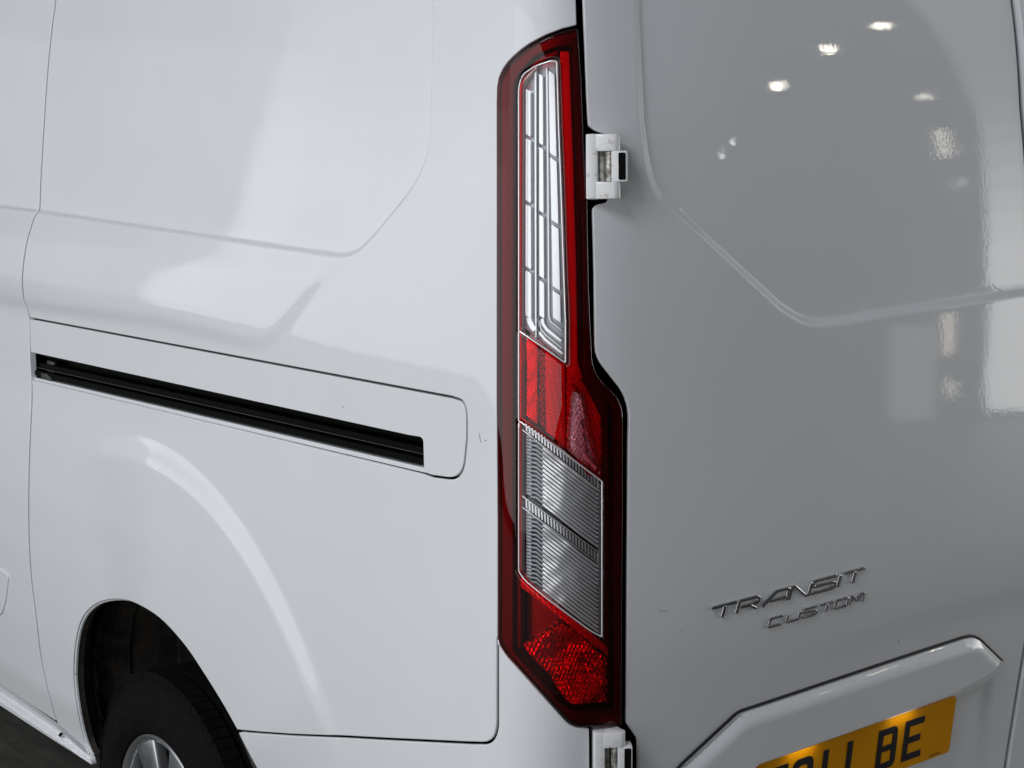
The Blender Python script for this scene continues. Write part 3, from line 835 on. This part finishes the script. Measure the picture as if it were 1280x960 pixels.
# red reflector between the clear windows
R1 = fillet([(652, 418), (688, 444), (707, 458, 3), (722, 466, 5), (754, 498, 8), (766, 516, 6), (766, 610), (752, 600), (700, 560), (652, 522)], step=5)
pol('reflector_backing', R1, REDH, -.024, .0008, .02)
sw, pt = saw((655, 430), (668, 440), 4.2, .0022)
pol('red_reflector', dens([(653, 421), (667.5, 431), (667.5, 532), (653, 521)], 4), PRISM, -.014, .0003, .008, res=.0016, disp=sw)
pol('dark_divider', dens([(669, 433), (677, 438), (677, 540), (669, 533)], 4), PRISMD, -.018, .0003, .004, res=.003, disp=prisms(.006, .002))
sw2, pt = saw((680, 445), (704, 462), 4.0, .0016)
pol('red_reflector', dens([(679, 440), (706, 459), (706, 562), (679, 541)], 4), PRISM, -.013, .0003, .008, res=.0016, disp=sw2)
pol('red_reflector', dens([(708, 460), (722, 469), (752, 499), (756, 520), (756, 603), (742, 592), (708, 564)], 4), PRISM, -.018, .0003, .008, res=.0013, disp=prisms(.0062, .0032))
pol('chrome_facet', dens([(714, 482), (723, 492), (737, 590), (712, 566)], 4), RIBM, -.010, .0003, .006, res=.0012, disp=prisms(.0062, .0035))
for a_, b_ in (((711, 546), (746, 588)), ((714, 500), (719, 520)), ((724, 500), (730, 524))):
    pol('bright_facet', dens(stroke([a_, b_], 4.5), 3), BRIGHT, -.0055, .0004, .003, res=.0012, disp=prisms(.004, .0012))

# ribbed windows
def ribs(pts, d0, d1, pitch, off, amp=.0026, m=RIBM):
    f, pt = saw(d0, d1, pitch, amp)
    pol('ribbed_reflector', dens(pts, 4), m, off, .0003, .008, res=.00125, disp=f)
for (ya, yb, yc, yd) in ((538, 614, 689, 618), (635, 706, 794, 722)):
    # ya: left top, yb: right top, yc: right bottom, yd: left bottom
    T = lambda x: np.interp(x, [652, 750], [ya, yb]); B = lambda x: np.interp(x, [652, 750], [yd, yc])
    ribs([(653, T(653)), (660, T(660)), (660, B(660)), (653, B(653))], (653, 560), (660, 562), 4.2, -.012, .0014, SATIN)
    pol('reflector_back', dens([(661, T(661)), (749, T(749)), (749, B(749)), (661, B(661))], 5), GREYM, -.020, .0003, .006)
    c = T(678) + 2.5
    while c < B(678) - 1:
        yr = c + .755 * 71
        yr = min(yr, B(749) - 1.5)
        q_ = [(677, c), (700, c + .755 * 23), (725, c + .755 * 47 + 1.0), (749, yr)]
        pol('reflector_rib', dens(stroke(q_, 3.3), 6), RIBM, -.004, .0007, .006, res=.02)
        q_ = [(661, c - 9), (668.5, c - 7.5), (677.5, c - .5)]
        if c - 10 > T(661): pol('reflector_rib', dens(stroke(q_, 2.8), 5), SATIN, -.006, .0008, .006, res=.02)  # darker silver stands in for the dark reflection on the left ribs
        c += 5.4
    # ladder of upright fins above the window
    a0, a1 = ya - 15, yb - 15
    pol('ladder_back', dens([(653, ya - 14), (749, yb - 14), (749, yb - 1), (653, ya - 1)], 5), GREYM, -.016, .0003, .006)
    V = []; Fc = []
    for i in range(24):
        x = 655 + i * 4.0; y0 = np.interp(x, [652, 750], [ya - 12.5, yb - 12.5]); hgt = 10.5
        q = px([(x, y0), (x + 2.0, y0 + 1.6), (x + 2.6, y0 + 1.6 + hgt), (x + .6, y0 + hgt)])
        fr_ = surf(q[:, 0], q[:, 1], -.004); bk = surf(q[:, 0], q[:, 1], -.016)
        k = len(V); V += list(fr_) + list(bk)
        Fc += [(k, k + 3, k + 2, k + 1), (k, k + 1, k + 5, k + 4), (k + 1, k + 2, k + 6, k + 5), (k + 2, k + 3, k + 7, k + 6), (k + 3, k, k + 4, k + 7)]
    me = bpy.data.meshes.new('ladder_fins'); me.from_pydata([tuple(v) for v in V], [], Fc); link('ladder_fins', me, lamp, BRIGHT)
    for dy in (-14.5, -.5):
        p = px(dens([(652, ya + dy), (750, yb + dy)], 6, False)); tube('ladder_bead', surf(p[:, 0], p[:, 1], -.002), .0008, BRIGHT, lamp, closed=False)
pol('window_side_wall', dens([(749, 603), (752.5, 606), (752.5, 795), (749, 793)], 5), SATIN, -.003, .0006, .012)

# lower red reflector
pol('toothed_edge', dens([(644, 722), (652, 724), (752, 802), (763, 812), (763, 822), (644, 734)], 4), PRISM, -.012, .0004, .01, res=.0016, disp=saw((655, 730), (656, 745), 4, .0016)[0])
pol('deep_red_panel', dens([(644, 738), (700, 780), (700, 800), (690, 806), (650, 810), (644, 800)], 5), PRISMD, -.030, .0006, .008)
R2 = dens([(648, 808), (690, 790), (702, 781), (762, 826), (762, 880), (716, 884), (700, 874)], 4)
def d_bowl(s, z):
    c = px([(712, 838)])[0]; r2 = ((s - c[0]) ** 2 + (z - c[1]) ** 2) / .05 ** 2
    return .016 * np.clip(r2, 0, 1.4) + prisms(.0075, .0022)(s, z)
pol('lower_red_reflector', R2, PRISM2, -.036, .0005, .01, res=.0015, disp=d_bowl)

# ------------------------------------------------------------------ wheel and arch
ap = px(arch); al = px(arch_low)
full_arch = np.concatenate([ap, al[1:]])
def arch_liner():
    bm = bmesh.new(); rows = []
    P0 = surf(full_arch[:, 0], full_arch[:, 1], -.006)
    cen = np.array((surf(ARC[0], ARC[1])[0], 0, ARC[1] - .02))
    for yy, k in ((0, 1.0), (.018, 1.0), (.02, 1.05), (.10, 1.06), (.101, 1.045), (.14, 1.045), (.141, 1.06), (.26, 1.05), (.262, 1.03), (.34, 1.0)):
        q = P0.copy(); q[:, 0] = cen[0] + (q[:, 0] - cen[0]) * k; q[:, 2] = cen[2] + (q[:, 2] - cen[2]) * k; q[:, 1] += yy
        rows.append([bm.verts.new(v) for v in q])
    for a, b in zip(rows, rows[1:]):
        for i in range(len(a) - 1): bm.faces.new((a[i], a[i + 1], b[i + 1], b[i]))
    bm.faces.new(rows[-1])
    bm_obj('wheel_arch_liner', bm, LINER, van)
arch_liner()
bm = bmesh.new()
P0 = surf(full_arch[:, 0], full_arch[:, 1], -.001); P0[:, 1] += .001
n0 = full_arch - ARC; n0 /= np.linalg.norm(n0, axis=1)[:, None]
rows = []
for (o_, dy) in ((.002, .001), (.0, .0015), (-.0015, .003), (-.002, .007)):
    q = P0.copy(); q[:, 0] += n0[:, 0] * o_; q[:, 2] += n0[:, 1] * o_; q[:, 1] += dy; rows.append([bm.verts.new(v) for v in q])
for a, b in zip(rows, rows[1:]):
    for i in range(len(a) - 1): bm.faces.new((a[i], a[i + 1], b[i + 1], b[i]))
bm_obj('wheel_arch_lip', bm, WHITE, van)

wheel = bpy.data.objects.new('wheel', None); COL.objects.link(wheel); wheel.parent = van
def ray(pxl, plane_y):
    d = M.T @ np.array(((pxl[0] - CX) / F, (CY - pxl[1]) / F, -1)); t = (plane_y - CAM[1]) / d[1]; return CAM + d * t
WY = .055
tt_ = ray((196, 843), WY + .03); print('tyre top', tt_, 'ground drop', ray((190, 926), WY + .03))
WR = .335
wc = np.array((tt_[0] + .035, WY, tt_[2] - WR + .004)); print('wheel centre', wc)
wheel.location = wc
RR = .196
prof_t = [(RR + .004, .03), (RR + .012, .006), (RR + .03, -.004), (RR + .055, -.008), (RR + .08, -.004), (WR - .022, .010), (WR - .010, .022), (WR - .004, .034), (WR - .001, .05), (WR - .001, .066), (WR - .009, .068), (WR - .009, .076), (WR, .078), (WR + .001, .108), (WR, .138), (WR - .009, .140),
          (WR - .009, .148), (WR - .001, .150), (WR - .004, .18), (WR - .03, .21), (RR + .02, .20)]
lathe('tyre', prof_t, TYRE, wheel, 128)
# shoulder blocks
bm = bmesh.new()
for k in range(84):
    a = 2 * math.pi * k / 84; c, s_ = math.cos(a), math.sin(a); rd = np.array((c, 0, s_)); tg = np.array((-s_, 0, c))
    add_prism(bm, rect(-.0112, .022, .0112, .064), -.012, .004, (rd * WR - rd * .001, tg, np.array((.0, 1, 0)), rd), 0)
o = bm_obj('tread_blocks', bm, TYRE, wheel)
prof_r = [(RR + .006, .018), (RR + .008, .010), (RR + .004, .006), (RR - .004, .010), (RR - .010, .022), (RR - .014, .06), (RR - .03, .18)]
lathe('rim', prof_r, ALLOY, wheel, 96)
lathe('brake_drum', [(.0, .085), (.15, .085), (.155, .10), (.155, .16)], LINER, wheel, 48)
for k in range(7):
    a = 2 * math.pi * k / 7 + .25
    rd = np.array((math.cos(a), 0, math.sin(a))); tg = np.array((-math.sin(a), 0, math.cos(a)))
    bm = bmesh.new()
    add_prism(bm, [(-.022, .03), (-.030, .10), (-.050, RR - .006), (.050, RR - .006), (.030, .10), (.022, .03)], .0, .028, (np.array((0, .044, 0)), tg, rd, np.array((0, -1.0, 0))), .006, 3)
    bm_obj('spoke', bm, ALLOY, wheel, 50)
lathe('hub_cap', [(0, .006), (.026, .008), (.03, .014), (.055, .022), (.06, .05)], ALLOY, wheel, 48)
# mud guard edge behind the wheel
pol_m = [(x, y) for x, y in spline([(306, 915), (318, 942), (330, 978), (336, 1040)], 6)]
p = px(pol_m, -.02); q = surf(p[:, 0], p[:, 1], -.012)
tube('arch_trim', q, .006, RUBBER, van, closed=False)

# little scuffs and specks in the paint
SCUFF = mat('paint_scuff', (.28, .28, .29), .6)
for path, w in (([(599, 541), (600, 547), (601, 553)], .7), ([(606, 550), (608, 551)], 1.1), ([(822, 762), (828, 764), (833, 763)], .6), ([(1124, 802), (1125.5, 803)], 1.6),
                ([(428, 508), (429, 509.5)], 1.2), ([(851, 787), (852, 788)], 1.0), ([(1246, 355), (1250, 361), (1258, 364)], .5), ([(92, 842), (94, 842)], 1.4), ([(1053, 873), (1055, 872)], .8)):
    fn = d_side if path[0][0] < 700 else d_rear
    if path[0][0] == 1053: continue
    sheet('paint_scuff', px(stroke(path, w)), SCUFF, van, res=.02, disp=fn, off=.0004, r=0, depth=.0002)
